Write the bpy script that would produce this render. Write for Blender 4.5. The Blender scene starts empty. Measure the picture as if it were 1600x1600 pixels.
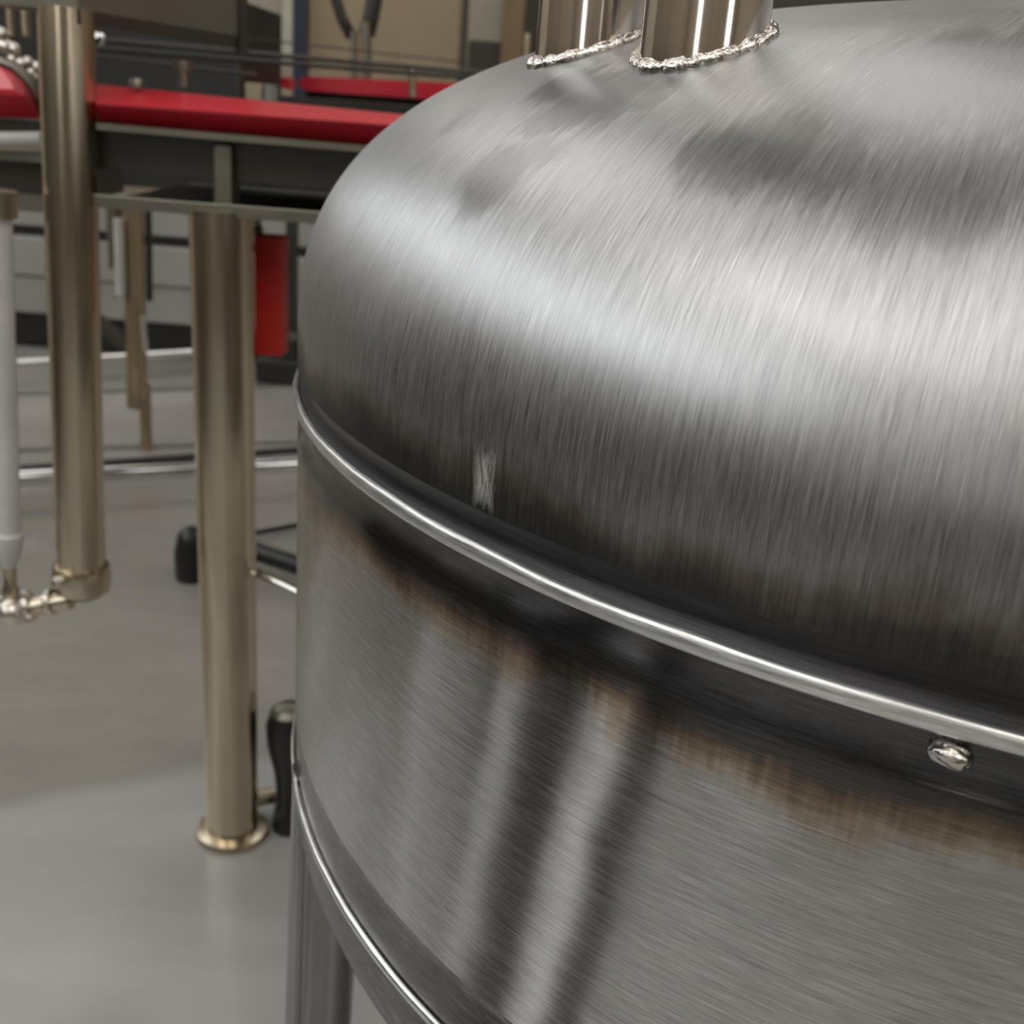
import bpy, bmesh, math, random
from mathutils import Vector, Matrix, noise
random.seed(7)
C = bpy.context.scene.collection
PI = math.pi

# ---------------------------------------------------------------- camera
F = 1721.0; PITCH = 0.349; ROLL = 0.0794; CAMZ = 1.35
cp, sp, cr, sr = math.cos(PITCH), math.sin(PITCH), math.cos(ROLL), math.sin(ROLL)
RIGHT = Vector((1, 0, 0)); UP = Vector((0, sp, cp)); FWD = Vector((0, cp, -sp))
CAM = Vector((0, 0, CAMZ))
cd = bpy.data.cameras.new('camera'); cam = bpy.data.objects.new('camera', cd); C.objects.link(cam)
ax = RIGHT * cr + UP * sr; ay = -RIGHT * sr + UP * cr; az = -FWD
cam.matrix_world = Matrix(((ax.x, ay.x, az.x, 0), (ax.y, ay.y, az.y, 0), (ax.z, ay.z, az.z, CAMZ), (0, 0, 0, 1)))
cd.sensor_width = 36; cd.lens = 36 * F / 1600; cd.clip_start = 0.05; cd.clip_end = 60
cd.dof.use_dof = True; cd.dof.focus_distance = 0.62; cd.dof.aperture_fstop = 9.0
bpy.context.scene.camera = cam

# ---------------------------------------------------------------- world, lamps, exposure
sc = bpy.context.scene
sc.view_settings.view_transform = 'Standard'; sc.view_settings.look = 'None'
sc.view_settings.gamma = 1; sc.view_settings.use_curve_mapping = False
sc.view_settings.exposure = 0.35
w = bpy.data.worlds.new('world'); sc.world = w; w.use_nodes = True
w.node_tree.nodes['Background'].inputs[0].default_value = (0.8, 0.85, 0.9, 1)
w.node_tree.nodes['Background'].inputs[1].default_value = 0.3
LAMPS = [  # ceiling lamp panels: centre x, y, length x, length y, emission strength
    (-3.6, -2.5, 2.6, 6.0, 2.2), (0.6, -3.0, 2.6, 5.0, 2.2), (4.8, -2.5, 2.6, 6.0, 2.2),
    (-3.6, 5.0, 2.6, 6.0, 1.35), (0.6, 5.3, 2.6, 5.0, 1.2), (4.8, 5.0, 2.6, 6.0, 1.2)]
CEIL = 6.2
WINDOWS = [  # unseen high windows, added for the dome's bright band: y centre, width, emission strength
    (-4.2, 2.4, 2.4), (-1.2, 2.4, 2.8), (1.8, 2.4, 2.6), (4.8, 2.4, 2.3), (7.4, 1.8, 2.2)]
WZ0, WZ1 = 3.0, 4.9

def ray(px, py):
    dx, dy = px - 800, py - 800
    u = dx * cr + dy * sr; v = -dx * sr + dy * cr
    return (RIGHT * (u / F) + FWD - UP * (v / F))
def Pz(px, py, z):
    d = ray(px, py); return CAM + d * ((z - CAMZ) / d.z)
def Py(px, py, y):
    d = ray(px, py); return CAM + d * (y / d.y)

# ---------------------------------------------------------------- node helper
class NT:
    def __init__(s, name):
        s.m = bpy.data.materials.new(name); s.m.use_nodes = True
        s.n = s.m.node_tree.nodes; s.l = s.m.node_tree.links
        s.b = s.n['Principled BSDF']
    def put(s, sock, v):
        if isinstance(v, bpy.types.NodeSocket): s.l.new(v, sock)
        elif v is not None:
            try: sock.default_value = v
            except Exception: sock.default_value = (v[0], v[1], v[2], 1) if len(v) == 3 else v[:3]
    def node(s, t, outp=0, props=None, **ins):
        n = s.n.new(t)
        for k, v in (props or {}).items(): setattr(n, k, v)
        for k, v in ins.items(): s.put(n.inputs[int(k[1:])] if k[0] == 'i' and k[1:].isdigit() else n.inputs[k], v)
        return n.outputs[outp]
    def m_(s, op, a, b=0.0, c=0.0, clamp=False):
        return s.node('ShaderNodeMath', props={'operation': op, 'use_clamp': clamp}, i0=a, i1=b, i2=c)
    def uv(s):
        o = s.node('ShaderNodeUVMap', props={'uv_map': 'UVMap'}); n = s.n.new('ShaderNodeSeparateXYZ'); s.l.new(o, n.inputs[0])
        return n.outputs[0], n.outputs[1]
    def obj(s):
        return s.node('ShaderNodeTexCoord', 3)
    def xyz(s, x, y, z=0.0): return s.node('ShaderNodeCombineXYZ', i0=x, i1=y, i2=z)
    def noise(s, vec, scale=1.0, detail=3.0, rough=0.55, dist=0.0):
        return s.node('ShaderNodeTexNoise', Vector=vec, Scale=scale, Detail=detail, Roughness=rough, Distortion=dist)
    def rng(s, v, a, b, c=0.0, d=1.0, kind='LINEAR'):
        n = s.n.new('ShaderNodeMapRange'); n.interpolation_type = kind; n.clamp = True
        for i, x in enumerate((v, a, b, c, d)): s.put(n.inputs[i], x)
        return n.outputs[0]
    def mix(s, f, a, b, mode='MIX'):
        n = s.n.new('ShaderNodeMix'); n.data_type = 'RGBA'; n.blend_type = mode
        s.put(n.inputs[0], f); s.put(n.inputs[6], a); s.put(n.inputs[7], b); return n.outputs[2]
    def ramp(s, f, stops):
        n = s.n.new('ShaderNodeValToRGB'); e = n.color_ramp.elements
        while len(e) < len(stops): e.new(0.5)
        for q, (p, c) in zip(e, stops): q.position = p; q.color = (c[0], c[1], c[2], 1)
        s.put(n.inputs[0], f); return n.outputs[0]
    def bump(s, h, strength, dist=0.001, nrm=None):
        return s.node('ShaderNodeBump', Strength=strength, Distance=dist, Height=h, Normal=nrm)
    def out(s, col, rough, metal=1.0, normal=None, **kw):
        s.put(s.b.inputs['Base Color'], col); s.put(s.b.inputs['Roughness'], rough); s.put(s.b.inputs['Metallic'], metal)
        if normal is not None: s.put(s.b.inputs['Normal'], normal)
        for k, v in kw.items(): s.put(s.b.inputs[k.replace('_', ' ')], v)
        return s.m

def plain(name, col, rough=0.5, metal=0.0, var=0.12, scale=6.0, bump=0.0):
    t = NT(name); o = t.obj(); n = t.noise(o, scale, 4.0)
    c = t.mix(t.rng(n, 0.3, 0.7), [x * (1 - var) for x in col], [min(1, x * (1 + var)) for x in col])
    r = t.rng(n, 0.3, 0.7, rough * 0.85, min(1, rough * 1.15))
    nb = t.bump(t.noise(o, scale * 12, 3.0), bump, 0.002) if bump else None
    return t.out(c, r, metal, nb)

def pipe_steel(name, col, rough, aniso=0.0):
    t = NT(name); o = t.obj()
    n = t.noise(t.node('ShaderNodeMapping', Vector=o, Scale=(30, 30, 1)), 1.0, 2.0)
    g = t.noise(o, 7.0, 3.0)
    c = t.mix(t.rng(g, 0.3, 0.7), [x * 0.86 for x in col], col)
    return t.out(c, t.rng(n, 0.3, 0.7, rough * 0.9, rough * 1.1), 1.0, t.bump(n, 0.03, 0.0003))

# ---------------------------------------------------------------- mesh helpers
def obj(name, bm, mat, parent=None, smooth=False):
    me = bpy.data.meshes.new(name)
    bmesh.ops.recalc_face_normals(bm, faces=bm.faces)
    if smooth:
        for f in bm.faces: f.smooth = True
    bm.to_mesh(me); bm.free(); me.materials.append(mat)
    if smooth == 'auto': me.set_sharp_from_angle(angle=math.radians(38))
    o = bpy.data.objects.new(name, me); C.objects.link(o)
    if parent: o.parent = parent; o.matrix_parent_inverse = parent.matrix_world.inverted()
    return o
def tag(o, label, cat=None, group=None, kind=None):
    if label: o['label'] = label
    if cat: o['category'] = cat
    if group: o['group'] = group
    if kind: o['kind'] = kind
    return o
def thing(name, label, cat, loc=(0, 0, 0), group=None):
    o = bpy.data.objects.new(name, None); C.objects.link(o); o.location = loc; o.empty_display_size = 0.05
    o.matrix_world = Matrix.Translation(Vector(loc))
    return tag(o, label, cat, group)
def box(bm, c, s, rz=0.0, bev=0.0, M=None):
    r = bmesh.ops.create_cube(bm, size=1.0); vs = r['verts']
    bmesh.ops.scale(bm, vec=Vector(s), verts=vs)
    if bev:
        es = list({e for v in vs for e in v.link_edges})
        g = bmesh.ops.bevel(bm, geom=es, offset=bev, segments=2, affect='EDGES', profile=0.5)
        vs = list({v for f in g['faces'] for v in f.verts} | {v for v in vs if v.is_valid})
    T = Matrix.Translation(Vector(c)) @ Matrix.Rotation(rz, 4, 'Z')
    if M is not None: T = M @ T
    bmesh.ops.transform(bm, matrix=T, verts=vs)
    return bm
def B(c, s, rz=0.0, bev=0.0):
    return box(bmesh.new(), c, s, rz, bev)
def rings(bm, rs, closed_ends=True):
    vr = [[bm.verts.new(p) for p in r] for r in rs]; n = len(rs[0])
    for a, b in zip(vr, vr[1:]):
        for i in range(n): bm.faces.new((a[i], a[(i + 1) % n], b[(i + 1) % n], b[i]))
    if closed_ends: bm.faces.new(vr[0]); bm.faces.new(vr[-1])
    return bm
def tube(bm, pts, rad, n=16):
    pts = [Vector(p) for p in pts]; out = []; prev = None
    for i, p in enumerate(pts):
        d = ((pts[min(i + 1, len(pts) - 1)] - pts[max(i - 1, 0)])).normalized()
        if prev is None:
            a = d.cross(Vector((0, 0, 1)) if abs(d.z) < 0.9 else Vector((1, 0, 0))).normalized()
        else: a = (prev - d * prev.dot(d)).normalized()
        prev = a; b = d.cross(a); r = rad[i] if isinstance(rad, (list, tuple)) else rad
        out.append([p + (a * math.cos(2 * PI * k / n) + b * math.sin(2 * PI * k / n)) * r for k in range(n)])
    return rings(bm, out)
def T(pts, rad, n=20): return tube(bmesh.new(), pts, rad, n)
def lathe_pts(prof, n=24): return [[Vector((r * math.cos(2 * PI * k / n), r * math.sin(2 * PI * k / n), z)) for k in range(n)] for r, z in prof]
def L(prof, base, axis=Vector((0, 0, 1)), n=28):
    bm = bmesh.new(); rings(bm, lathe_pts(prof, n))
    q = Vector((0, 0, 1)).rotation_difference(Vector(axis).normalized()).to_matrix().to_4x4()
    bmesh.ops.transform(bm, matrix=Matrix.Translation(Vector(base)) @ q, verts=bm.verts); return bm
def beam(p, q, wd, ht, bev=0.0):
    """rectangular bar from p to q, wd across (horizontal), ht tall"""
    p, q = Vector(p), Vector(q); d = q - p; ln = d.length; bm = bmesh.new(); box(bm, (0, 0, 0), (ln, wd, ht), 0, bev)
    x = d.normalized(); y = Vector((0, 0, 1)).cross(x)
    y = y.normalized() if y.length > 1e-4 else Vector((0, 1, 0)); z = x.cross(y); c = (p + q) / 2
    M = Matrix(((x.x, y.x, z.x, c.x), (x.y, y.y, z.y, c.y), (x.z, y.z, z.z, c.z), (0, 0, 0, 1)))
    bmesh.ops.transform(bm, matrix=M, verts=bm.verts); return bm

# ---------------------------------------------------------------- the hall
FX0, FX1, FY0, FY1 = -5.5, 7.5, -6.0, 9.0
def floor_mat():
    t = NT('sealed_concrete'); o = t.obj()
    big = t.noise(o, 0.5, 4.0, 0.6, 0.4); mid = t.noise(t.node('ShaderNodeMapping', Vector=o, Scale=(1.0, 3.0, 1)), 1.4, 5.0, 0.6); fine = t.noise(o, 40.0, 4.0)
    c = t.mix(t.rng(big, 0.35, 0.65), (0.25, 0.232, 0.205), (0.34, 0.325, 0.295))
    c = t.mix(t.rng(mid, 0.4, 0.7, 0, 0.5), c, (0.21, 0.195, 0.17))
    c = t.mix(t.rng(fine, 0.35, 0.7, 0, 0.18), c, (0.18, 0.17, 0.155))
    A_, B_ = Pz(0, 1275, 0), Pz(450, 1190, 0); nn = Vector((-(B_.y - A_.y), B_.x - A_.x, 0)).normalized()   # edge of the paler floor zone
    gp0 = t.node('ShaderNodeNewGeometry', 0); dt = t.node('ShaderNodeVectorMath', 1, {'operation': 'DOT_PRODUCT'}, i0=gp0, i1=nn)
    edge = t.m_('ADD', t.m_('SUBTRACT', dt, A_.dot(nn)), t.m_('MULTIPLY_ADD', big, 0.3, -0.15))
    c = t.mix(t.rng(edge, -0.03, 0.05, 0.8, 0.0, 'SMOOTHSTEP'), c, t.mix(t.rng(mid, 0.35, 0.7), (0.40, 0.40, 0.385), (0.33, 0.325, 0.305)))
    return t.out(c, t.rng(mid, 0.3, 0.7, 0.12, 0.25), 0.0, t.bump(t.noise(o, 9.0, 3.0), 0.05, 0.004), Specular_IOR_Level=0.55)
M_floor = floor_mat()
fl = obj('floor', B(((FX0 + FX1) / 2, (FY0 + FY1) / 2, -0.05), (FX1 - FX0, FY1 - FY0, 0.1)), M_floor); fl['kind'] = 'structure'
M_wall = plain('painted_wall', (0.27, 0.225, 0.17), 0.7, scale=1.2, bump=0.1)
M_walld = plain('dark_painted_wall', (0.075, 0.064, 0.052), 0.7, scale=1.2, bump=0.1)
M_ceil = plain('ceiling_paint', (0.6, 0.6, 0.58), 0.8, scale=1.0)
M_black = plain('black_partition', (0.065, 0.058, 0.05), 0.6)
def struct(name, bm, m, parent=None):
    o = obj(name, bm, m, parent); o['kind'] = 'structure'; return o
struct('ceiling', B(((FX0 + FX1) / 2, (FY0 + FY1) / 2, CEIL + 0.05), (FX1 - FX0, FY1 - FY0, 0.1)), M_ceil)
struct('wall_back', B(((FX0 + FX1) / 2, FY1 + 0.05, CEIL / 2), (FX1 - FX0, 0.1, CEIL)), M_wall)
struct('wall_front', B(((FX0 + FX1) / 2, FY0 - 0.05, CEIL / 2), (FX1 - FX0, 0.1, CEIL)), M_wall)
struct('wall_left', B((FX0 - 0.05, (FY0 + FY1) / 2, CEIL / 2), (0.1, FY1 - FY0, CEIL)), M_wall)
for nm, c_, s_ in (('wall_low_left', (-3.0, -0.2, 0.76), (0.12, 5.0, 1.52)), ('wall_low_front', (0.6, -2.76, 0.76), (7.3, 0.12, 1.52))):  # unseen dark blockers, added to darken reflections in the lower dome
    struct(nm, B(c_, s_), M_black)
struct('wall_right', B((FX1 + 0.05, (FY0 + FY1) / 2, CEIL / 2), (0.1, FY1 - FY0, CEIL)), M_wall)
M_lampbody = plain('white_lamp_housing', (0.7, 0.7, 0.7), 0.4)
for i, (x, y, sx, sy, e) in enumerate(LAMPS):
    t = NT('lamp_diffuser'); t.put(t.b.inputs['Emission Color'], (1.0, 0.975, 0.94, 1)); t.put(t.b.inputs['Emission Strength'], e); t.out((0.9, 0.9, 0.9), 0.5, 0.0)
    r = thing('ceiling_light', 'wide white panel lamp under the %s %s of the hall ceiling' % (('left', 'middle', 'right')[i % 3], 'front' if i < 3 else 'rear'), 'lamp', (x, y, CEIL - 0.1), 'panel lamps under the hall ceiling')
    obj('housing', B((x, y, CEIL - 0.04), (sx + 0.06, sy + 0.06, 0.08)), M_lampbody, r)
    obj('diffuser', B((x, y, CEIL - 0.095), (sx, sy, 0.03)), t.m, r)

M_frame = plain('dark_window_frame', (0.05, 0.05, 0.05), 0.5)
for i, (y, wd, e) in enumerate(WINDOWS):
    t = NT('daylit_pane'); t.put(t.b.inputs['Emission Color'], (0.93, 0.97, 1.0, 1)); t.put(t.b.inputs['Emission Strength'], e); t.out((0.8, 0.85, 0.9), 0.2, 0.0)
    zc = (WZ0 + WZ1) / 2; win = bpy.data.objects.new('window_%d' % (i + 1), None); C.objects.link(win); win.matrix_world = Matrix.Translation((FX0, y, zc)); win['kind'] = 'structure'
    for k in range(3):
        obj('pane', B((FX0 + 0.02, y + (k - 1) * wd / 3, zc), (0.02, wd / 3 - 0.06, WZ1 - WZ0 - 0.06)), t.m, win)
    for k in range(4): obj('frame_bar', B((FX0 + 0.03, y + (k - 1.5) * wd / 3, zc), (0.06, 0.06, WZ1 - WZ0)), M_frame, win)
    for z in (WZ0, WZ1): obj('frame_bar', B((FX0 + 0.03, y, z), (0.06, wd + 0.06, 0.06)), M_frame, win)

for i, (x, wd, e) in enumerate(((-2.3, 0.7, 5.0), (4.6, 1.2, 4.0))):  # unseen glowing doors, added for bright streaks mirrored in the nozzles
    t = NT('daylit_door_glass'); t.put(t.b.inputs['Emission Color'], (1.0, 0.97, 0.92, 1)); t.put(t.b.inputs['Emission Strength'], e); t.out((0.8, 0.8, 0.8), 0.2, 0.0)
    dr = struct('door_%d' % (i + 1), B((x, FY0 + 0.02, 1.35), (wd + 0.12, 0.03, 2.72)), M_frame)
    obj('door_glass', B((x, FY0 + 0.045, 1.35), (wd, 0.02, 2.5)), t.m, dr)

M_reflector = plain('pale_roller_door', (0.62, 0.56, 0.46), 0.5)  # unseen pale slats, added to brighten the nozzle reflections
dr = struct('door_3', B((FX0 + 0.02, 4.6, 1.55), (0.03, 4.2, 3.1)), M_frame)
for k in range(10): obj('door_slat', B((FX0 + 0.05, 4.6, 0.155 + 0.3 * k), (0.03, 4.0, 0.285), 0, 0.006), M_reflector, dr)

# ---------------------------------------------------------------- steel tank
R = 0.7; TX, TY = 0.703 * R, 1.522 * R
ZB = CAMZ - 0.3369 * R; ZR = CAMZ - 0.8517 * R          # weld bead and bottom rim heights
SF, HD, EA, EB = 0.0654 * R, 0.4223 * R, 0.7365, 0.8195  # straight flange and dished head
tank = thing('steel_tank', 'large brushed stainless steel tank with domed top and weld seam, filling the right side', 'tank', (TX, TY, 0))

def dome_r(z):   # radius of the dished head at height z above the bead
    if z <= SF: return R
    s = min(1.0, (z - SF) / HD) ** (1 / EB); return R * max(0.0, math.cos(math.asin(min(1, s)))) ** EA
def crown(r): return 0.020 * R * max(0.0, 1 - r / (0.62 * R)) ** 1.5
def dome_z(r):
    c = min(1.0, r / R) ** (1 / EA); return SF + HD * math.sin(math.acos(c)) ** EB + crown(r)

def revolve(name, prof, mat, nseg=320, closed_top=False, a0=0.0):
    """lathe about the tank axis with UVs in metres: u = angle * R, v = arc length along the profile (first entry's v given)"""
    bm = bmesh.new(); uvl = bm.loops.layers.uv.new('UVMap')
    cols = []
    for k in range(nseg + 1):
        a = a0 + 2 * PI * k / nseg
        if k == nseg: cols.append(cols[0]); continue
        cols.append([bm.verts.new((TX + r * math.cos(a), TY + r * math.sin(a), z)) for r, z, v in prof])
    for k in range(nseg):
        for j in range(len(prof) - 1):
            f = bm.faces.new((cols[k][j], cols[k + 1][j], cols[k + 1][j + 1], cols[k][j + 1])); f.smooth = True
            for lp, (kk, jj) in zip(f.loops, ((k, j), (k + 1, j), (k + 1, j + 1), (k, j + 1))):
                lp[uvl].uv = ((a0 + 2 * PI * kk / nseg) * R, prof[jj][2])
    me = bpy.data.meshes.new(name); bm.to_mesh(me); bm.free(); me.materials.append(mat)
    o = bpy.data.objects.new(name, me); C.objects.link(o)
    o.parent = tank; o.matrix_parent_inverse = tank.matrix_world.inverted(); return o
def with_v(rz, v0, s=1):
    out = []; v = v0
    for i, (r, z) in enumerate(rz):
        if i: v += s * math.hypot(r - rz[i - 1][0], z - rz[i - 1][1])
        out.append((r, z, v))
    return out

def tank_uv(px, py):
    """angle*R and height above bead of the tank surface seen at a pixel (used to put wear and weld lumps where they are)"""
    d = ray(px, py); t = 0.2
    while t < 3:
        p = CAM + d * t; h = p.z - ZB; rr = math.hypot(p.x - TX, p.y - TY)
        lim = dome_r(h) if h > 0 else R
        if h < HD + SF and rr <= lim: return (math.atan2(p.y - TY, p.x - TX) % (2 * PI)) * R, h, p
        t += 0.0015
    return None

def steel(name, grain, tint_edges, rough, base=(0.60, 0.60, 0.59), aniso=0.55, blotch=0.0, shine=(0.86, 0.86, 0.84), extra=None, fine=1.0, bumpk=1.0):
    """grain 'v': scratches run up the surface, 'u': around it. tint_edges: list of (v0, direction, scale) heat tinted seams"""
    t = NT(name); u, v = t.uv()
    a, b = (1250.0 * fine, 42.0) if grain == 'v' else (42.0, 1250.0 * fine)
    g1 = t.noise(t.xyz(t.m_('MULTIPLY', u, a), t.m_('MULTIPLY', v, b)), 1.0, 4.0, 0.6)
    g2 = t.noise(t.xyz(t.m_('MULTIPLY', u, a * 0.5), t.m_('MULTIPLY', v, b * 0.5), 3.7), 1.0, 3.0, 0.6)
    g3 = t.noise(t.xyz(t.m_('MULTIPLY', u, a * (1.2 if grain == 'v' else 0.7)), t.m_('MULTIPLY', v, b * (0.6 if grain == 'v' else 1.2)), 9.1), 1.0, 2.0, 0.5)
    cloud = t.noise(t.xyz(t.m_('MULTIPLY', u, 6.0), t.m_('MULTIPLY', v, 9.0), 1.3), 1.0, 5.0, 0.55, 0.6)
    g = t.m_('MULTIPLY_ADD', g2, 0.4, t.m_('MULTIPLY', g1, 0.6))
    col = t.mix(t.rng(g, 0.36, 0.64), [x * (0.70 if grain == 'v' else 0.62) for x in base], [min(1, x * (1.25 if grain == 'v' else 1.34)) for x in base])
    col = t.mix(t.rng(cloud, 0.3, 0.7, 0, 0.35), col, [x * 0.72 for x in base])
    # single bright scratches
    col = t.mix(t.rng(g3, 0.65, 0.75, 0, 0.6), col, shine)
    rg = t.rng(g, 0.3, 0.7, rough * 0.85, rough * 1.2)
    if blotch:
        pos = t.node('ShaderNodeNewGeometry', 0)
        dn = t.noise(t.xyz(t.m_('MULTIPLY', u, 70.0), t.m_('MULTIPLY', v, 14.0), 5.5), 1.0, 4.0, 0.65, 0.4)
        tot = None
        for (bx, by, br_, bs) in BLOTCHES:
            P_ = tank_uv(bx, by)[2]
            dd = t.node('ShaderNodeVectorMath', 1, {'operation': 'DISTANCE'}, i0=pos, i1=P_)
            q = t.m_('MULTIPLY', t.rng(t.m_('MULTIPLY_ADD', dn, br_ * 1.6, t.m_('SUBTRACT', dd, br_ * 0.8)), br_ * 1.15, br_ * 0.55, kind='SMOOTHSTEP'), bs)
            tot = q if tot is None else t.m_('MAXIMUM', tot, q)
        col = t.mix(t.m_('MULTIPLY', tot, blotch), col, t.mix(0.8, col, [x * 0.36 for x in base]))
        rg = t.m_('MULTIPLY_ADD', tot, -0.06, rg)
    for (v0, sgn, w_, pts) in tint_edges:
        dist = t.m_('MULTIPLY', t.m_('SUBTRACT', v, v0), sgn / w_)
        wob = t.noise(t.xyz(t.m_('MULTIPLY', u, 11.0), t.m_('MULTIPLY', v, 10.0), 2.2), 1.0, 4.0, 0.6)
        str_ = t.noise(t.xyz(t.m_('MULTIPLY', u, 260.0), t.m_('MULTIPLY', v, 12.0), 6.2), 1.0, 3.0, 0.6)
        dd = t.m_('ADD', dist, t.m_('MULTIPLY_ADD', wob, 1.3, -0.65)); dd = t.m_('ADD', dd, t.m_('MULTIPLY_ADD', str_, 0.30, -0.15))
        col = t.mix(1.0, col, t.ramp(dd, pts), 'MULTIPLY')
    nb = t.bump(t.m_('MULTIPLY_ADD', g3, 0.35, g), 0.35 * bumpk, 0.00035)
    soft = t.noise(t.xyz(t.m_('MULTIPLY', u, 9.0), t.m_('MULTIPLY', v, 11.0), 7.3), 1.0, 1.0, 0.4, 0.3)
    nb = t.bump(soft, 0.35, 0.006, nb)
    if extra: col, rg = extra(t, u, v, col, rg)
    tg = t.node('ShaderNodeTangent', props={'direction_type': 'UV_MAP', 'uv_map': 'UVMap'})
    t.out(col, rg, 1.0, nb)
    t.put(t.b.inputs['Anisotropic'], aniso); t.put(t.b.inputs['Anisotropic Rotation'], 0.0 if grain == 'v' else 0.25)
    t.put(t.b.inputs['Tangent'], tg)
    return t.m
BLOTCHES = [(775, 275, 0.034, 0.8), (840, 240, 0.022, 0.6), (925, 158, 0.042, 1.0), (985, 130, 0.034, 1.0), (860, 185, 0.026, 0.8), (890, 132, 0.03, 1.0), (1020, 150, 0.02, 0.6), (1150, 235, 0.036, 0.9), (1230, 225, 0.034, 1.0), (1290, 260, 0.03, 0.7), (1460, 280, 0.05, 0.5), (1380, 170, 0.05, 0.45), (1560, 120, 0.09, 0.55), (720, 190, 0.02, 0.4)]  # hand-polished patches; dimmer reflections painted into the dome colour
TINT = [(0.0, (0.20, 0.19, 0.19)), (0.18, (0.24, 0.25, 0.27)), (0.42, (0.26, 0.23, 0.20)), (0.62, (0.55, 0.43, 0.32)), (0.8, (0.88, 0.80, 0.70)), (1.0, (1, 1, 1))]

pu, pv, _ = tank_uv(757, 752)
def scratch_patch(t, u, v, col, rg):
    du = t.m_('ABSOLUTE', t.m_('SUBTRACT', u, pu)); dv = t.m_('ABSOLUTE', t.m_('SUBTRACT', v, pv + 0.002))
    n = t.noise(t.xyz(t.m_('MULTIPLY', u, 330.0), t.m_('MULTIPLY', v, 60.0), 0.4), 1.0, 3.0, 0.7)
    m = t.m_('MULTIPLY', t.rng(t.m_('ADD', du, t.m_('MULTIPLY_ADD', n, 0.02, -0.01)), 0.0105, 0.0065), t.rng(t.m_('ADD', dv, t.m_('MULTIPLY_ADD', n, 0.03, -0.015)), 0.019, 0.012))
    m = t.m_('MULTIPLY', m, t.rng(n, 0.38, 0.6, 0.25, 1.0))
    return t.mix(m, col, (0.95, 0.95, 0.93)), t.mix(m, rg, (0.5, 0.5, 0.5))
TINT_D = [(0.0, (0.16, 0.155, 0.155)), (0.3, (0.22, 0.22, 0.225)), (0.5, (0.30, 0.27, 0.24)), (0.66, (0.52, 0.45, 0.37)), (0.84, (0.80, 0.75, 0.68)), (1.0, (1, 1, 1))]
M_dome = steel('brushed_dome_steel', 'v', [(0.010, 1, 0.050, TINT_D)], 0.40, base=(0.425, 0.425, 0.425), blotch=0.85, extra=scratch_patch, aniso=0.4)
M_shell = steel('brushed_shell_steel', 'u', [(-0.014, -1, 0.062, TINT)], 0.19, base=(0.50, 0.49, 0.49), aniso=0.85)
M_groove = steel('ground_groove_steel', 'u', [], 0.42, shine=(0.10, 0.10, 0.10), base=(0.050, 0.049, 0.051), aniso=0.3)
M_bead = steel('bright_bead_steel', 'u', [], 0.34, base=(0.80, 0.78, 0.74), aniso=0.5, fine=0.7, bumpk=2.0)
M_band = steel('polished_rim_steel', 'u', [], 0.26, base=(0.18, 0.175, 0.165), aniso=0.4, fine=0.6)
M_rim = steel('bright_rim_steel', 'u', [], 0.2, base=(0.85, 0.84, 0.82), aniso=0.3, fine=0.6)

# dished head
N = 90; rz = [(R, 0.022 + (SF - 0.022) * i / 6) for i in range(6)]
for i in range(N + 1):
    t_ = PI / 2 * i / N; r_ = R * max(0.0, math.cos(t_)) ** EA if i < N else 0.0005; rz.append((r_, SF + HD * math.sin(t_) ** EB + crown(r_)))
dome = revolve('dome_head', with_v([(r, ZB + z) for r, z in rz], 0.022), M_dome)
# dressed groove between head and bead
gp = [(R, 0.022), (R - 0.0006, 0.0205), (R - 0.0018, 0.018), (R - 0.0042, 0.0145), (R - 0.0054, 0.011), (R - 0.0052, 0.007), (R - 0.0030, 0.003), (R - 0.001, 0.0)]
revolve('seam_groove', with_v([(r, ZB + z) for r, z in gp[::-1]], 0.004), M_groove)
# weld bead: slightly uneven rounded strip
def bead_mesh(name, zc, h, b, mat, wob=0.0006, rb=R, nseg=720):
    bm = bmesh.new(); uvl = bm.loops.layers.uv.new('UVMap'); K = 10; cols = []
    for k in range(nseg):
        a = 2 * PI * k / nseg; col = []
        n1 = noise.noise(Vector((math.cos(a) * 16, math.sin(a) * 16, 0.3))); n2 = noise.noise(Vector((math.cos(a) * 9, math.sin(a) * 9, 5.3)))
        for j in range(K + 1):
            s = PI * j / K; bb = b * (1 + 0.15 * n1) * (math.sin(s) ** 0.6 if 0 < j < K else -0.25)
            r = rb + bb; z = zc + h / 2 * math.cos(s) * (1 + 0.12 * n2) + wob * n2
            col.append(bm.verts.new((TX + r * math.cos(a), TY + r * math.sin(a), z)))
        cols.append(col)
    for k in range(nseg):
        for j in range(K):
            c2 = cols[(k + 1) % nseg]; f = bm.faces.new((cols[k][j + 1], c2[j + 1], c2[j], cols[k][j])); f.smooth = True
            for lp, (kk, jj) in zip(f.loops, ((k, j + 1), (k + 1, j + 1), (k + 1, j), (k, j))): lp[uvl].uv = (2 * PI * kk / nseg * R, -h * 1.4 * jj / K)
    me = bpy.data.meshes.new(name); bm.to_mesh(me); bm.free(); me.materials.append(mat)
    o = bpy.data.objects.new(name, me); C.objects.link(o); o.parent = tank; o.matrix_parent_inverse = tank.matrix_world.inverted(); return o
bead = bead_mesh('weld_bead', ZB - 0.0036, 0.0105, 0.0034, M_bead); bead['label'] = 'bright ground weld bead around the tank'
# cylindrical shell
sh = [(R - 0.0010, ZB - 0.004)]
for i in range(12): sh.append((R - 0.0010 - 0.0022 * math.sin(PI * i / 11) , ZB - 0.009 - 0.03 * i / 11))
BAND = 0.055
for i in range(1, 16): sh.append((R - 0.001, ZB - 0.039 + (ZR + BAND - ZB + 0.039) * i / 15))
revolve('shell', with_v(sh[::-1], -(sh[0][1] - sh[-1][1])), M_shell)
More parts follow.
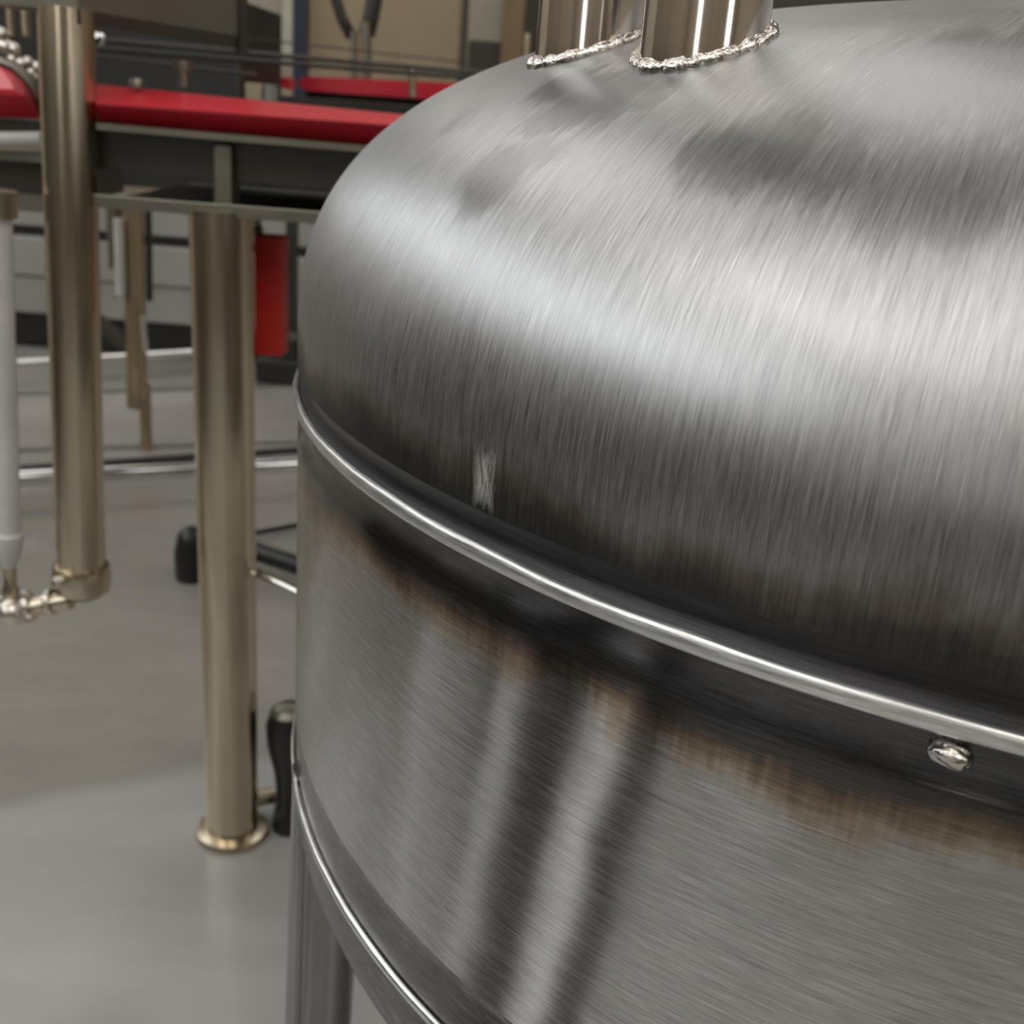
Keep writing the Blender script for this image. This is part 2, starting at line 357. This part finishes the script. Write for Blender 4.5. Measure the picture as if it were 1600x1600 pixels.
# smooth rim band, bright rim line and bottom head
bd = [(R - 0.001, ZR + BAND), (R - 0.0022, ZR + BAND - 0.0015)] + [(R - 0.0022, ZR + BAND - 0.0015 - (BAND - 0.004) * i / 6) for i in range(1, 7)]
revolve('rim_band', with_v(bd[::-1], 0), M_band)
bead_mesh('rim_bead', ZR, 0.0075, 0.0030, M_rim, 0.0003)
bh = [(R - 0.003, ZR + 0.003), (R - 0.003, ZR - 0.042)]
for i in range(1, 22):
    t_ = PI / 2 * i / 21; bh.append(((R - 0.003) * max(0.0005, math.cos(t_)) ** 0.8, ZR - 0.042 - 0.16 * math.sin(t_)))
revolve('bottom_head', with_v(bh[::-1], 0), M_band)

# ---- legs of the tank
M_leg = pipe_steel('polished_leg_steel', (0.30, 0.295, 0.29), 0.22)
M_tube = pipe_steel('brushed_tube_steel', (0.64, 0.56, 0.43), 0.25)
M_chrome = pipe_steel('polished_pipe_steel', (0.80, 0.79, 0.78), 0.10)
legp = Pz(485, 1600, 0.45)
d0 = math.atan2(legp.y - TY, legp.x - TX); lr = math.hypot(legp.x - TX, legp.y - TY)
for k in range(4):
    a = d0 + k * PI / 2; x, y = TX + lr * math.cos(a), TY + lr * math.sin(a)
    lg = obj('leg', T([(x, y, 0.03), (x - 0.014 * math.cos(a), y - 0.014 * math.sin(a), ZR + 0.006)], 0.034, 40), M_leg, tank, 'auto')
    obj('foot_plate', L([(0.02, 0.0), (0.055, 0.0), (0.055, 0.012), (0.035, 0.03), (0.0, 0.031)], (x, y, 0)), M_leg, lg, 'auto')

# ---- nozzle pipes welded through the head
M_nozzle = pipe_steel('polished_nozzle_steel', (0.74, 0.71, 0.67), 0.11)
def weld_mat():
    t = NT('nozzle_weld_steel'); o = t.obj(); n = t.noise(o, 220.0, 3.0, 0.6, 0.5)
    return t.out(t.mix(t.rng(n, 0.3, 0.7), (0.42, 0.36, 0.30), (0.86, 0.84, 0.82)), 0.16, 1.0, t.bump(n, 0.6, 0.002))
M_weld = weld_mat()
def nozzle(cx, cy, rn, top, seed):
    def hz(a, r): 
        x, y = cx + r * math.cos(a), cy + r * math.sin(a); return ZB + dome_z(math.hypot(x - TX, y - TY))
    n = 96; bm = bmesh.new()
    lo = [Vector((cx + rn * math.cos(2 * PI * k / n), cy + rn * math.sin(2 * PI * k / n), hz(2 * PI * k / n, rn) - 0.004)) for k in range(n)]
    hi = [Vector((p.x, p.y, top)) for p in lo]
    inn = [Vector((cx + (p.x - cx) * 0.94, cy + (p.y - cy) * 0.94, top)) for p in lo]; inl = [Vector((p.x, p.y, top - 0.25)) for p in inn]
    rings(bm, [lo, hi, inn, inl], False)
    nz = obj('nozzle_pipe', bm, M_nozzle, tank, 'auto')
    bm = bmesh.new(); rs = []
    for k in range(n + 1):
        a = 2 * PI * k / n; w1 = noise.noise(Vector((math.cos(a) * 5 + seed, math.sin(a) * 5, 0))); w2 = noise.noise(Vector((math.cos(a) * 14 + seed, math.sin(a) * 14, 3)))
        rad = 0.0042 * (1 + 0.55 * w1 + 0.45 * w2); ring = []
        er = Vector((math.cos(a), math.sin(a), 0)); c = Vector((cx, cy, 0)) + er * (rn + 0.001); c.z = hz(a, rn + 0.001) + 0.0008
        for j in range(10):
            s = 2 * PI * j / 10; ring.append(c + er * rad * math.cos(s) * 1.15 + Vector((0, 0, 1)) * rad * math.sin(s) * 1.2)
        rs.append(ring)
    vr = [[bm.verts.new(p) for p in r] for r in rs[:-1]]
    for k in range(n):
        for j in range(10): bm.faces.new((vr[k][j], vr[(k + 1) % n][j], vr[(k + 1) % n][(j + 1) % 10], vr[k][(j + 1) % 10]))
    obj('weld_collar', bm, M_weld, nz, True)
    obj('ferrule', L([(rn * 0.94, top), (rn, top), (rn + 0.012, top + 0.006), (rn + 0.012, top + 0.012), (rn * 0.94, top + 0.012)], (cx, cy, 0), n=48), M_nozzle, nz, 'auto')
    return nz
_, h, p = tank_uv(1045, 113); dirv = (Vector((p.x, p.y)) ).normalized()
rn = 0.0375
ndist = (p - CAM).dot(FWD)
rn = 0.5 * 205 * ndist / F
c1 = Vector((p.x, p.y)) + dirv * rn + Vector((dirv.y, -dirv.x)) * (50 * ndist / F); 
nozzle(c1.x, c1.y, rn, ZB + 0.47, 1.0)
d2 = ray(922, 60)
# second nozzle stands further back on the head, same pipe size scaled by its distance
y2 = c1.y + 0.11; p2 = CAM + d2 * (y2 / d2.y); rn2 = rn * 0.98
nozzle(p2.x, p2.y, rn2, ZB + 0.47, 6.0)

# ---- small weld lump below the bead
def lump(px, py, sx, sy, sz, name='weld_lump', seed=0.0):
    u_, h_, p_ = tank_uv(px, py); bm = bmesh.new(); bmesh.ops.create_icosphere(bm, subdivisions=4, radius=1)
    a = u_ / R; er = Vector((math.cos(a), math.sin(a), 0)); et = Vector((-math.sin(a), math.cos(a), 0))
    for v_ in bm.verts:
        c = v_.co.copy(); c *= 1 + 0.28 * noise.noise(c * 1.3 + Vector((seed, 0, 0))) + 0.03 * noise.noise(c * 4)
        v_.co = p_ + et * c.x * sx + er * c.y * sy + Vector((0, 0, 1)) * c.z * sz
    return obj(name, bm, M_weld, tank, True)
lump(1487, 1180, 0.0098, 0.0055, 0.0060)


# ================================================================ background equipment
def mpp(P): return (P - CAM).dot(FWD) / F            # metres per pixel at a point
M_olive = plain('olive_grey_paint', (0.135, 0.125, 0.098), 0.45, scale=3)
M_dark = plain('dark_metal', (0.022, 0.020, 0.017), 0.45, scale=4)
M_dark2 = plain('dark_brown_metal', (0.045, 0.038, 0.028), 0.4, scale=4)
M_steelf = pipe_steel('frame_steel', (0.26, 0.24, 0.20), 0.42)
M_fit = pipe_steel('satin_fitting_steel', (0.72, 0.67, 0.60), 0.3)
M_brass = pipe_steel('dull_brown_steel', (0.52, 0.42, 0.29), 0.28)
M_red = plain('red_plastic', (0.60, 0.025, 0.045), 0.32, scale=3, var=0.06)
M_redbox = plain('red_painted_box', (0.50, 0.018, 0.012), 0.45, scale=3, var=0.06)
M_pale = plain('pale_grey_plastic', (0.50, 0.49, 0.47), 0.35)
M_rubber = plain('black_rubber', (0.012, 0.012, 0.012), 0.38)
M_greyp = plain('grey_machine_paint', (0.30, 0.295, 0.27), 0.45, scale=2)
M_tan = plain('tan_board', (0.34, 0.265, 0.165), 0.6, scale=1.5)
M_beige = plain('grey_beige_board', (0.34, 0.31, 0.25), 0.6, scale=1.5)
M_brownp = plain('brown_post_paint', (0.20, 0.13, 0.065), 0.5)
M_navy = plain('navy_post_paint', (0.010, 0.018, 0.045), 0.4)
M_hose = plain('dark_hose', (0.03, 0.028, 0.025), 0.5)

def W(x0, y0, x1, y1, dep, th, bev=0.0, bm=None):
    """upright box whose front face covers a picture area at depth dep, th thick going back"""
    xm, ym = (x0 + x1) / 2, (y0 + y1) / 2
    a, b, c, d = Py(x0, ym, dep), Py(x1, ym, dep), Py(xm, y0, dep), Py(xm, y1, dep); m = Py(xm, ym, dep)
    return box(bm or bmesh.new(), (m.x, dep + th / 2, m.z), (abs(b.x - a.x), th, abs(c.z - d.z)), 0, bev)
def prism(pts, back):
    bm = bmesh.new(); a = [bm.verts.new(p) for p in pts]; b = [bm.verts.new(Vector(p) + Vector(back)) for p in pts]; n = len(a)
    bm.faces.new(a); bm.faces.new(b[::-1])
    for i in range(n): bm.faces.new((a[i], b[i], b[(i + 1) % n], a[(i + 1) % n]))
    return bm
def hull(pts):
    bm = bmesh.new(); [bm.verts.new(p) for p in pts]; bmesh.ops.convex_hull(bm, input=bm.verts); return bm
def vtube(x0, y0, x1, y1, dep, wpx, n=24, dep2=None):
    p, q = Py(x0, y0, dep), Py(x1, y1, dep2 or dep); return T([p, q], wpx / 2 * mpp((p + q) / 2), n)

# ---- red-edged conveyor on its round steel column
foot = Pz(363, 1301, 0.0); YC = foot.y
ctop = Py(345, 327, YC)
conv = thing('conveyor', 'long conveyor with bright red edge guard on a round steel leg behind the tank', 'conveyor', (foot.x, YC, 0))
lg = obj('leg', T([Vector((foot.x, YC, 0.015)), ctop], 40 * mpp(foot), 40), M_tube, conv, 'auto')
obj('foot_flange', L([(0.02, 0), (54 * mpp(foot), 0), (56 * mpp(foot), 0.006), (54 * mpp(foot), 0.014), (40 * mpp(foot), 0.018), (0.02, 0.018)], (foot.x, YC, 0), n=48), M_tube, lg, 'auto')
obj('leg_neck', W(333, 226, 362, 327, YC - 0.015, 0.05, 0.003), M_steelf, conv)
def ext(pa, pb, x): return pa + (pb - pa) * ((x - pa.x) / (pb.x - pa.x))
XR = 0.12
def strip_pt(xa, ya, xb, yb, dep, right=True):
    a, b = Py(xa, ya, dep), Py(xb, yb, dep); return a, ext(a, b, XR)
ft = strip_pt(149, 161, 500, 187, YC - 0.04); fb = strip_pt(156, 191, 500, 219, YC + 0.005); fm = strip_pt(149, 164, 500, 190, YC - 0.038); bt = strip_pt(146, 131, 500, 166, YC + 0.09); bb = strip_pt(150, 180, 500, 212, YC + 0.03)
bm = hull([p for pr in (ft, fb, fm, bt, bb) for p in pr]); obj('edge_guard', bm, M_red, conv)
a, b = strip_pt(160, 197, 500, 226, YC - 0.02); obj('edge_channel', beam(a, b, 0.05, 10 * mpp(a)), M_steelf, conv)
a, b = strip_pt(150, 232, 500, 262, YC + 0.02); obj('side_beam', beam(a, b, 0.03, 58 * mpp(a)), M_dark2, conv)
a = Py(160, 186, YC + 0.26); b = Py(500, 214, YC + 0.26); b = ext(a, b, XR); a.z = b.z = fb[0].z + 0.004; obj('belt', beam(a, b, 0.44, 0.012), M_rubber, conv)
a, b = strip_pt(134, 312, 500, 340, YC - 0.03); obj('tray_lip', beam(a, b, 0.012, 20 * mpp(a), 0.002), M_steelf, conv)
a2 = a + Vector((0, 0.27, -8 * mpp(a))); b2 = b + Vector((0, 0.27, -8 * mpp(a))); obj('tray', beam(a2, b2, 0.52, 0.004), M_steelf, conv)
obj('side_beam', beam(a + Vector((-0.12, 0.52, 0.085)), b + Vector((0, 0.52, 0.085)), 0.02, 0.13), M_dark, conv)
br = Py(213, 124, YC + 0.06); obj('bolt_cap', L([(0.011, 0), (0.011, 0.008), (0.007, 0.014), (0.0, 0.016)], br - Vector((0, 0, 0.012))), M_steelf, conv, 'auto')
a = Py(287, 136, YC + 0.10); b = Py(286, 103, YC + 0.10)
gp_ = obj('guide_post', T([a, b], 0.009), M_steelf, conv, 'auto'); obj('post_cap', T([b - Vector((0, 0, .006)), b + Vector((0, 0, .008))], 0.015), M_steelf, gp_, 'auto')

# ---- red box hanging under the conveyor
rb = thing('control_box', 'narrow upright red box hanging below the conveyor right of the round leg', 'box', Py(419, 558, YC + 0.08))
obj('housing', W(397, 372, 441, 558, YC + 0.08, 0.05, 0.003), M_redbox, rb)
obj('hanger', vtube(402, 335, 403, 374, YC + 0.10, 12), M_pale, rb, 'auto')
obj('hanger_clamp', vtube(386, 361, 410, 360, YC + 0.095, 14), M_steelf, rb, 'auto')

# ---- cabinet at top left, standing on the nearer round column
YA = 1.72
z0 = Py(122, 14, YA).z
cA = Py(122, 14, YA); cB = Pz(372, 56, z0); cL = Pz(-40, 5, z0); cD = cB + cL - cA
cab = thing('machine_cabinet', 'olive grey machine cabinet at the top left on a round steel column', 'cabinet', cA)
obj('body', prism([cA, cB, cD, cL], (0, 0, 0.55)), M_olive, cab)
dirn = (cB - cA).normalized(); ps = prism([cA, cA + dirn * ((cB - cA).length), cB + Vector((0, 0.03, 0)), cA + Vector((0, 0.03, 0))], (0, 0, -0.02)); obj('bottom_rail', ps, M_dark2, cab)
e0 = cB + Vector((0.0, 0, 0)); obj('corner_post', T([e0 + Vector((0, 0, 0.5)), e0 + Vector((0.004, 0.01, -0.035))], 0.013, 4), M_dark2, cab)
p0, p1 = Py(103, 12, YA + 0.03), Py(127, 892, YA + 0.03)
col = obj('column', T([p0, p1], 39 * mpp((p0 + p1) / 2), 44), M_tube, cab, 'auto')
ax_ = (p0 - p1).normalized(); rr = 41 * mpp(p1)
obj('clamp_ring', L([(rr * 0.9, 0), (rr * 1.03, 0.0), (rr * 1.06, 0.006), (rr * 1.06, 0.040), (rr * 1.02, 0.046), (rr * 0.9, 0.046)], p1 - ax_ * 0.034, ax_, 44), M_tube, col, 'auto')
obj('end_cap', L([(0.001, 0.0), (rr * 0.8, 0.002), (rr, 0.016), (rr, 0.03)], p1 - ax_ * 0.045, ax_, 44), M_steelf, col, 'auto')

# ---- drain pipe with valve at lower left
dp = thing('drain_pipe', 'pale grey upright pipe with clamped polished drain and valve at the left edge', 'pipe', Py(20, 965, YA))
a, b = Py(110, 937, YA), Py(-90, 975, YA)
obj('pipe_run', T([a, b], 15 * mpp(a)), M_tube, dp, 'auto')
for (x, y) in ((84, 940), (52, 947), (14, 955)):
    c = Py(x, y, YA); ax2 = (b - a).normalized(); obj('clamp', L([(0.010, 0), (20 * mpp(c), 0.001), (21 * mpp(c), 0.005), (20 * mpp(c), 0.010), (0.010, 0.011)], c, ax2), M_fit, dp, 'auto')
c = Py(92, 916, YA - 0.03); obj('wing_nut', L([(0.004, 0), (0.010, 0.003), (0.012, 0.010), (0.008, 0.018), (0.0, 0.02)], c, (0.2, -0.4, 1)), M_fit, dp, 'auto')
c = Py(20, 958, YA - 0.005); obj('ball_valve', L([(0.001, 0), (0.018, 0.004), (0.026, 0.018), (0.026, 0.028), (0.018, 0.042), (0.012, 0.045), (0.001, 0.046)], c - Vector((0, 0, .02)), (0, 0, 1)), M_fit, dp, 'auto')
for (x, y) in ((2, 935), (40, 928), (48, 966)):
    c = Py(x, y, YA - 0.03); obj('bolt', L([(0.001, 0), (0.008, 0), (0.008, 0.008), (0.001, 0.009)], c, (0, -1, 0.3), 6), M_fit, dp)

# ---- pale grey upright pipe at the left edge
up = dp
q0, q1 = Py(-2, 318, YA + 0.02), Py(14, 838, YA + 0.02); k_ = mpp(q1); ax3 = (q0 - q1).normalized()
obj('pipe', T([q0, q1], 17.5 * k_, 30), M_pale, up, 'auto')
obj('reducer', L([(9 * k_, -62 * k_), (9 * k_, -46 * k_), (17 * k_, -34 * k_), (20 * k_, -12 * k_), (21.5 * k_, -8 * k_), (22 * k_, 4 * k_), (18 * k_, 8 * k_)], q1, ax3, 32), M_pale, up, 'auto')
obj('neck', L([(12 * k_, -110 * k_), (15 * k_, -96 * k_), (10 * k_, -85 * k_), (10 * k_, -52 * k_)], q1, ax3, 28), M_tube, up, 'auto')
obj('top_collar', T([q0 - ax3 * 0.02, q0 + ax3 * 0.02], 25 * k_, 28), M_tube, up, 'auto')

# ---- left machine end with curved red guard and polished fittings
lm = thing('filling_machine', 'machine end with curved red guard and polished fittings left of the column', 'machine', Py(0, 300, 2.1))
o1 = [(-90, 100), (0, 104), (18, 112), (36, 128), (52, 152), (64, 186), (30, 184), (-90, 178)]
o0 = [(-90, 138), (22, 139), (38, 150), (58, 186), (20, 185), (-90, 178)]
obj('edge_guard', hull([Py(x, y, 2.07) for x, y in o1] + [Py(x, y, 2.0 if y < 160 else 2.05) for x, y in o0]), M_red, lm)
obj('guard_rim', T([Py(x, y, 2.085) for x, y in ((-90, 94), (0, 97), (22, 105), (42, 122), (58, 148), (70, 184))], 0.010), M_steelf, lm, True)
obj('front_tube', vtube(-90, 218, 66, 217, 2.0, 22), M_pale, lm, 'auto')
obj('side_beam', W(-90, 236, 68, 248, 2.02, 0.04), M_steelf, lm)
obj('base_box', W(-90, 252, 68, 318, 2.05, 0.4), M_dark2, lm)
obj('base_lip', W(-90, 300, 68, 326, 2.03, 0.02), M_olive, lm)
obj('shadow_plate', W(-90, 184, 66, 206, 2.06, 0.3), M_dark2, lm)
for (x, y, r) in ((2, 52, 9), (8, 72, 11), (22, 76, 9), (20, 92, 8), (34, 98, 9), (44, 96, 7), (50, 113, 8), (58, 104, 7), (56, 118, 6)):
    c = Py(x, y, 2.12); k2 = mpp(c) * r
    obj('roller_fitting', L([(0.001, -k2), (k2 * 0.8, -k2 * 0.8), (k2, -k2 * 0.2), (k2, k2 * 0.4), (k2 * 0.6, k2), (0.001, k2)], c, (0.7, -0.5, -0.5), 16), M_fit, lm, 'auto')
for (x, y0_, y1_, r) in ((14, 26, 56, 12), (38, 16, 58, 15)):
    obj('spout_tube', vtube(x, y0_ - 26, x + 3, y1_, 2.2, r), M_tube, lm, 'auto')
obj('back_plate', W(-90, -20, 62, 130, 2.45, 0.05), M_dark, lm)

# ---- dark machine and its rails behind the conveyor
dm = thing('dark_machine', 'dark machine frame with guard rails behind the red-edged conveyor', 'machine', Py(260, 300, 3.0))
obj('body', W(130, -10, 372, 150, 3.1, 0.5), M_dark, dm)
obj('base', W(100, 148, 700, 308, 3.15, 0.5), M_dark, dm)
def rail(x0, y0_, x1, y1_, w0, d0_, d1_, mat=None):
    obj('rail', T([Py(x0, y0_, d0_), Py(x1, y1_, d1_)], w0 / 2 * mpp(Py(x0, y0_, d0_)), 10), mat or M_dark2, dm, 'auto')
rail(150, 62, 860, 124, 9, 2.7, 3.3)
rail(150, 76, 860, 131, 8, 2.75, 3.35, M_dark)
rail(150, 88, 400, 117, 6, 2.7, 2.9)
rail(365, 57, 860, 113, 2.6, 2.8, 3.3, M_dark)
c = Py(160, 62, 2.65); obj('rail_knob', L([(0.001, 0), (0.010, 0.002), (0.014, 0.010), (0.012, 0.018), (0.001, 0.022)], c, (-0.3, -1, 0.1)), M_chrome, dm, 'auto')
for x, y0_, y1_ in ((372, 92, 160), (728, 110, 175)): obj('rail_post', vtube(x, y0_, x + 2, y1_, 3.0, 9), M_dark2, dm, 'auto')
tag(obj('small_carton', W(383, 130, 409, 156, 3.0, 0.06, 0.002), plain('cream_card', (0.42, 0.36, 0.24), 0.7)), 'small cream box standing on the machine above the red edge', 'box')
tag(obj('grey_canister', vtube(422, 132, 423, 158, 3.02, 22), M_greyp, None, 'auto'), 'small grey canister right of the cream box above the red edge', 'canister')

# ---- farther red-edged conveyor
fc = thing('far_conveyor', 'farther conveyor with shorter red edge guard above the first one', 'conveyor', Py(600, 300, 3.9))
oo = [(482, 119), (730, 131), (730, 159), (478, 142), (469, 136), (468, 126), (473, 120)]
obj('edge_guard', prism([Py(x, y, 3.7) for x, y in oo], (0, 0.10, 0)), M_red, fc)
obj('edge_guard', prism([Py(x, y, 3.75) for x, y in ((438, 120), (451, 121), (451, 140), (440, 137))], (0, 0.10, 0)), M_red, fc)
obj('side_beam', W(476, 146, 760, 185, 3.78, 0.3), M_dark, fc)
cp_ = obj('clamp_post', vtube(643, 108, 645, 152, 3.62, 13), M_tube, fc, 'auto'); obj('clamp_head', vtube(643, 106, 643, 114, 3.62, 18), M_chrome, cp_, 'auto')

# ---- tall things behind
M_card = M_beige
def tall(name, label, cat, x0, y0_, x1, y1_, dep, th, mat, bev=0.0):
    tag(obj(name, W(x0, y0_, x1, y1_, dep, th, bev), mat), label, cat)
tall('wall_board', 'grey beige board standing left of the navy post', 'board', 376, -120, 440, 96, 6.6, 0.08, M_beige)
tall('wall_board', 'narrow pale strip board beside the navy post', 'board', 441, -120, 456, 96, 6.5, 0.08, plain('pale_strip', (0.42, 0.40, 0.33), 0.6))
tall('upright_post', 'navy blue upright post behind the rails', 'post', 458, -120, 477, 160, 5.2, 0.10, M_navy)
tall('wall_board', 'wide tan board behind the twin hoses', 'board', 478, -120, 720, 124, 6.8, 0.10, M_tan)
tall('upright_post', 'thin dark post at the right edge of the tan board', 'post', 722, -120, 731, 170, 5.6, 0.06, M_dark2)
tall('wall_board', 'small tan board above the dark brown box', 'board', 731, -120, 786, 70, 6.4, 0.08, M_beige)
tall('storage_box', 'dark brown box left of the brown post', 'box', 731, 64, 783, 118, 5.9, 0.3, M_dark2)
tall('upright_post', 'broad brown post just left of the rear nozzle', 'post', 786, -120, 818, 170, 5.8, 0.2, M_brownp)
tall('dark_cabinet', 'dark cabinet behind the nozzles and dome top', 'cabinet', 819, -160, 1420, 200, 6.2, 0.5, M_dark2)
tag(obj('thin_pipe', T([Py(825, 52, 5.4), Vector((Py(825, 52, 5.4).x, 5.4, 0))], 0.016), M_tube, None, 'auto'), 'thin grey pipe between the brown post and the rear nozzle', 'pipe')
th_ = thing('twin_hose', 'two dark hoses meeting in a grey fitting in front of the tan board', 'hose', Py(560, 115, 4.3))
obj('hose', T([Py(512, -60, 4.3), Py(522, -10, 4.3), Py(534, 28, 4.3), Py(549, 58, 4.3)], 9 * mpp(Py(530, 0, 4.3)), 14), M_hose, th_, True)
obj('hose', T([Py(588, -60, 4.3), Py(586, -10, 4.3), Py(580, 25, 4.3), Py(573, 55, 4.3)], 13 * mpp(Py(530, 0, 4.3)), 14), M_hose, th_, True)
for (x, w2, ya) in ((553, 14, 48), (572, 20, 34)): obj('hose_fitting', vtube(x, ya, x, 150, 4.28, w2 * 0.8), M_steelf, th_, 'auto')

# ---- low grey machine behind the legs
YM = Pz(190, 556, 0.0).y
gm = thing('grey_machine', 'low pale grey machine with dark openings seen between the legs', 'machine', (Py(190, 556, YM).x, YM, 0))
obj('top_panel', W(-60, 322, 520, 368, YM, 0.5, 0.01), M_greyp, gm)
obj('dark_opening', W(-60, 366, 520, 388, YM + 0.04, 0.4), M_dark, gm)
obj('front_panel', W(-60, 384, 520, 446, YM, 0.5, 0.01), M_greyp, gm)
obj('front_panel', W(-60, 447, 520, 504, YM + 0.015, 0.5, 0.01), M_greyp, gm)
obj('base_opening', W(-60, 500, 520, 552, YM + 0.05, 0.4), M_rubber, gm)
# upright dark parts between red box and tank
YD = Pz(450, 603, 0.0).y
ed = thing('equipment_stand', 'dark stand with upright duct between the red box and the tank', 'stand', (Py(450, 600, YD).x, YD, 0))
obj('base', W(398, 566, 520, 603, YD, 0.3, 0.01), M_dark, ed)
obj('duct', W(446, 340, 462, 572, YD + 0.03, 0.06), M_dark, ed)
obj('shelf', W(404, 520, 520, 532, YD + 0.02, 0.2), M_steelf, ed)

# ---- brown steel stand with white tube
st = thing('pipe_stand', 'dull brown steel pipe stand with white tube between the two round columns', 'stand', Pz(228, 700, 0.0))
YS = Pz(228, 702, 0.0).y
obj('pipe', vtube(208, 318, 214, 636, YS, 32), M_brass, st, 'auto')
obj('side_pipe', vtube(178, 318, 182, 420, YS + 0.1, 24), M_steelf, st, 'auto')
obj('foot', vtube(226, 600, 229, 702, YS, 18), M_brass, st, 'auto')
obj('white_tube', vtube(185, 342, 189, 462, YS - 0.05, 15), M_pale, st, 'auto')
c = Py(188, 464, YS - 0.05); obj('tube_end', T([c + Vector((0, 0, 0.01)), c - Vector((0, 0, 0.012))], 0.022), M_chrome, st, 'auto')
obj('lever', vtube(222, 492, 228, 548, YS - 0.06, 9), M_chrome, st, 'auto')
obj('side_clamp', vtube(152, 498, 196, 540, YS, 22), M_dark2, st, 'auto')
obj('dark_rod', vtube(232, 330, 234, 470, YS + 0.05, 10), M_dark2, st, 'auto')

# ---- floor pipes
fp = thing('floor_pipe', 'long polished pipe running low across the floor behind both columns', 'pipe', Pz(250, 737, 0.0))
a, b = Pz(20, 748, 0.11), Pz(470, 725, 0.11); dv = (b - a); k3 = mpp((a + b) / 2)
obj('pipe', T([a - dv * 0.7, b + dv * 0.9], 12.5 * k3, 24), M_chrome, fp, 'auto')
for t_ in (-0.45, 0.76, 1.4):
    c = a + dv * t_; obj('bracket', box(bmesh.new(), (c.x, c.y, c.z / 2 - 0.01), (0.03, 0.03, c.z - 0.02)), M_dark2, fp)
n_ = Vector((-dv.y, dv.x, 0)).normalized()
fp2 = thing('black_floor_pipe', 'thin black pipe lying on the floor just behind the long polished pipe', 'pipe', a + n_ * 0.1 - Vector((0, 0, a.z)))
a2, b2 = Pz(20, 734, 0.05), Pz(470, 703, 0.05); dv2 = b2 - a2
obj('pipe', T([a2 - dv2 * 0.6 , b2 + dv2 * 0.8], 7 * k3, 16), M_rubber, fp2, 'auto')
tag(obj('rear_floor_pipe', T([Pz(20, 568, 0.10), Pz(320, 550, 0.10)], 7 * mpp(Pz(250, 553, 0.1)), 20), M_chrome, None, 'auto'), 'short polished pipe low in front of the grey machine', 'pipe')
for i, (ya, yb, w_) in enumerate(((618, 600, 6), (706, 690, 5))):  # thin darker strips across the floor
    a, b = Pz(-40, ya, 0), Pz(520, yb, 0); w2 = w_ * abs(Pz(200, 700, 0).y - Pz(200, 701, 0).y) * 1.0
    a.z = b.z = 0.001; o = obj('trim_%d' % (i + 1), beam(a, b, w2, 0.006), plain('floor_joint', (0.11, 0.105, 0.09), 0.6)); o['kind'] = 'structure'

# ---- black hose and foot behind the round leg
bh_ = thing('black_hose', 'thick black hose on the floor beside the round leg', 'hose', Pz(300, 905, 0.0))
fb_ = Pz(300, 903, 0.0); k4 = mpp(fb_)
obj('end_cup', L([(0.01, 0), (24 * k4, 0.0), (26 * k4, 0.01), (26 * k4, 46 * k4), (22 * k4, 62 * k4), (20 * k4, 74 * k4), (10 * k4, 84 * k4), (0.001, 86 * k4)], fb_, n=32), M_rubber, bh_, 'auto')
obj('hose', T([Pz(300, 862, 0.07), Pz(350, 852, 0.07), Pz(400, 862, 0.07), Pz(470, 885, 0.06), Pz(560, 925, 0.05)], 15 * k4, 18), M_rubber, bh_, True)
obj('thin_cable', T([Pz(330, 835, 0.02), Pz(400, 832, 0.02), Pz(480, 818, 0.02)], 5 * k4, 12), M_rubber, bh_, True)
a = Py(384, 886, YC + 0.03); b = Pz(480, 932, a.z - 0.02)
obj('brace_rod', T([a, a + (b - a) * 1.0], 8 * mpp(a), 16), M_chrome, conv, 'auto')
# ---- black lever foot at the tank edge
vf = Pz(452, 1292, 0.0); k5 = mpp(vf)
vv = thing('levelling_foot', 'black levelling foot with shiny rounded top at the tank left edge', 'foot', vf)
obj('body', L([(26 * k5, 0), (27 * k5, 0.01), (20 * k5, 60 * k5), (24 * k5, 105 * k5), (34 * k5, 150 * k5), (36 * k5, 185 * k5), (30 * k5, 205 * k5), (15 * k5, 215 * k5), (0.001, 217 * k5)], vf, n=36), M_rubber, vv, 'auto')
c = vf + Vector((0, 0, 200 * k5)); obj('top_cap', L([(31 * k5, 0), (28 * k5, 9 * k5), (16 * k5, 18 * k5), (0.001, 20 * k5)], c, n=30), M_steelf, vv, 'auto')
obj('side_pipe', T([Pz(398, 1248, 0.04), Pz(470, 1236, 0.04)], 13 * k5, 18), M_tube, vv, 'auto')

M_white = plain('white_plank_paint', (0.9, 0.9, 0.89), 0.6)
# ---- unseen black and white floor strips, added for streaks mirrored in the tank shell
def sector(az, half, d0_, d1_, th):
    o_ = Vector((-0.1, 0.75, 0)); e = [Vector((math.sin(math.radians(az + k)), math.cos(math.radians(az + k)), 0)) for k in (-half, half)]
    return prism([o_ + e[0] * d0_, o_ + e[1] * d0_, o_ + e[1] * d1_, o_ + e[0] * d1_], (0, 0, th))
for az_, hf, lab in ((-93, 1.5, 'narrow'), (-108, 5.6, 'wide'), (-126.5, 3.6, 'far')):
    tag(obj('rubber_mat', sector(az_, hf, 0.5, 2.6, 0.008), M_rubber), '%s black rubber mat on the floor left of the view' % lab, 'mat')
for az_, hf, lab in ((-80, 1.5, 'first'), (-97, 1.2, 'second'), (-100.3, 0.6, 'thin'), (-116.2, 0.5, 'slim'), (-119.8, 1.9, 'broad')):
    tag(obj('white_plank', sector(az_, hf, 0.5, 2.4, 0.02), M_white), '%s white plank lying on the floor left of the view' % lab, 'plank')
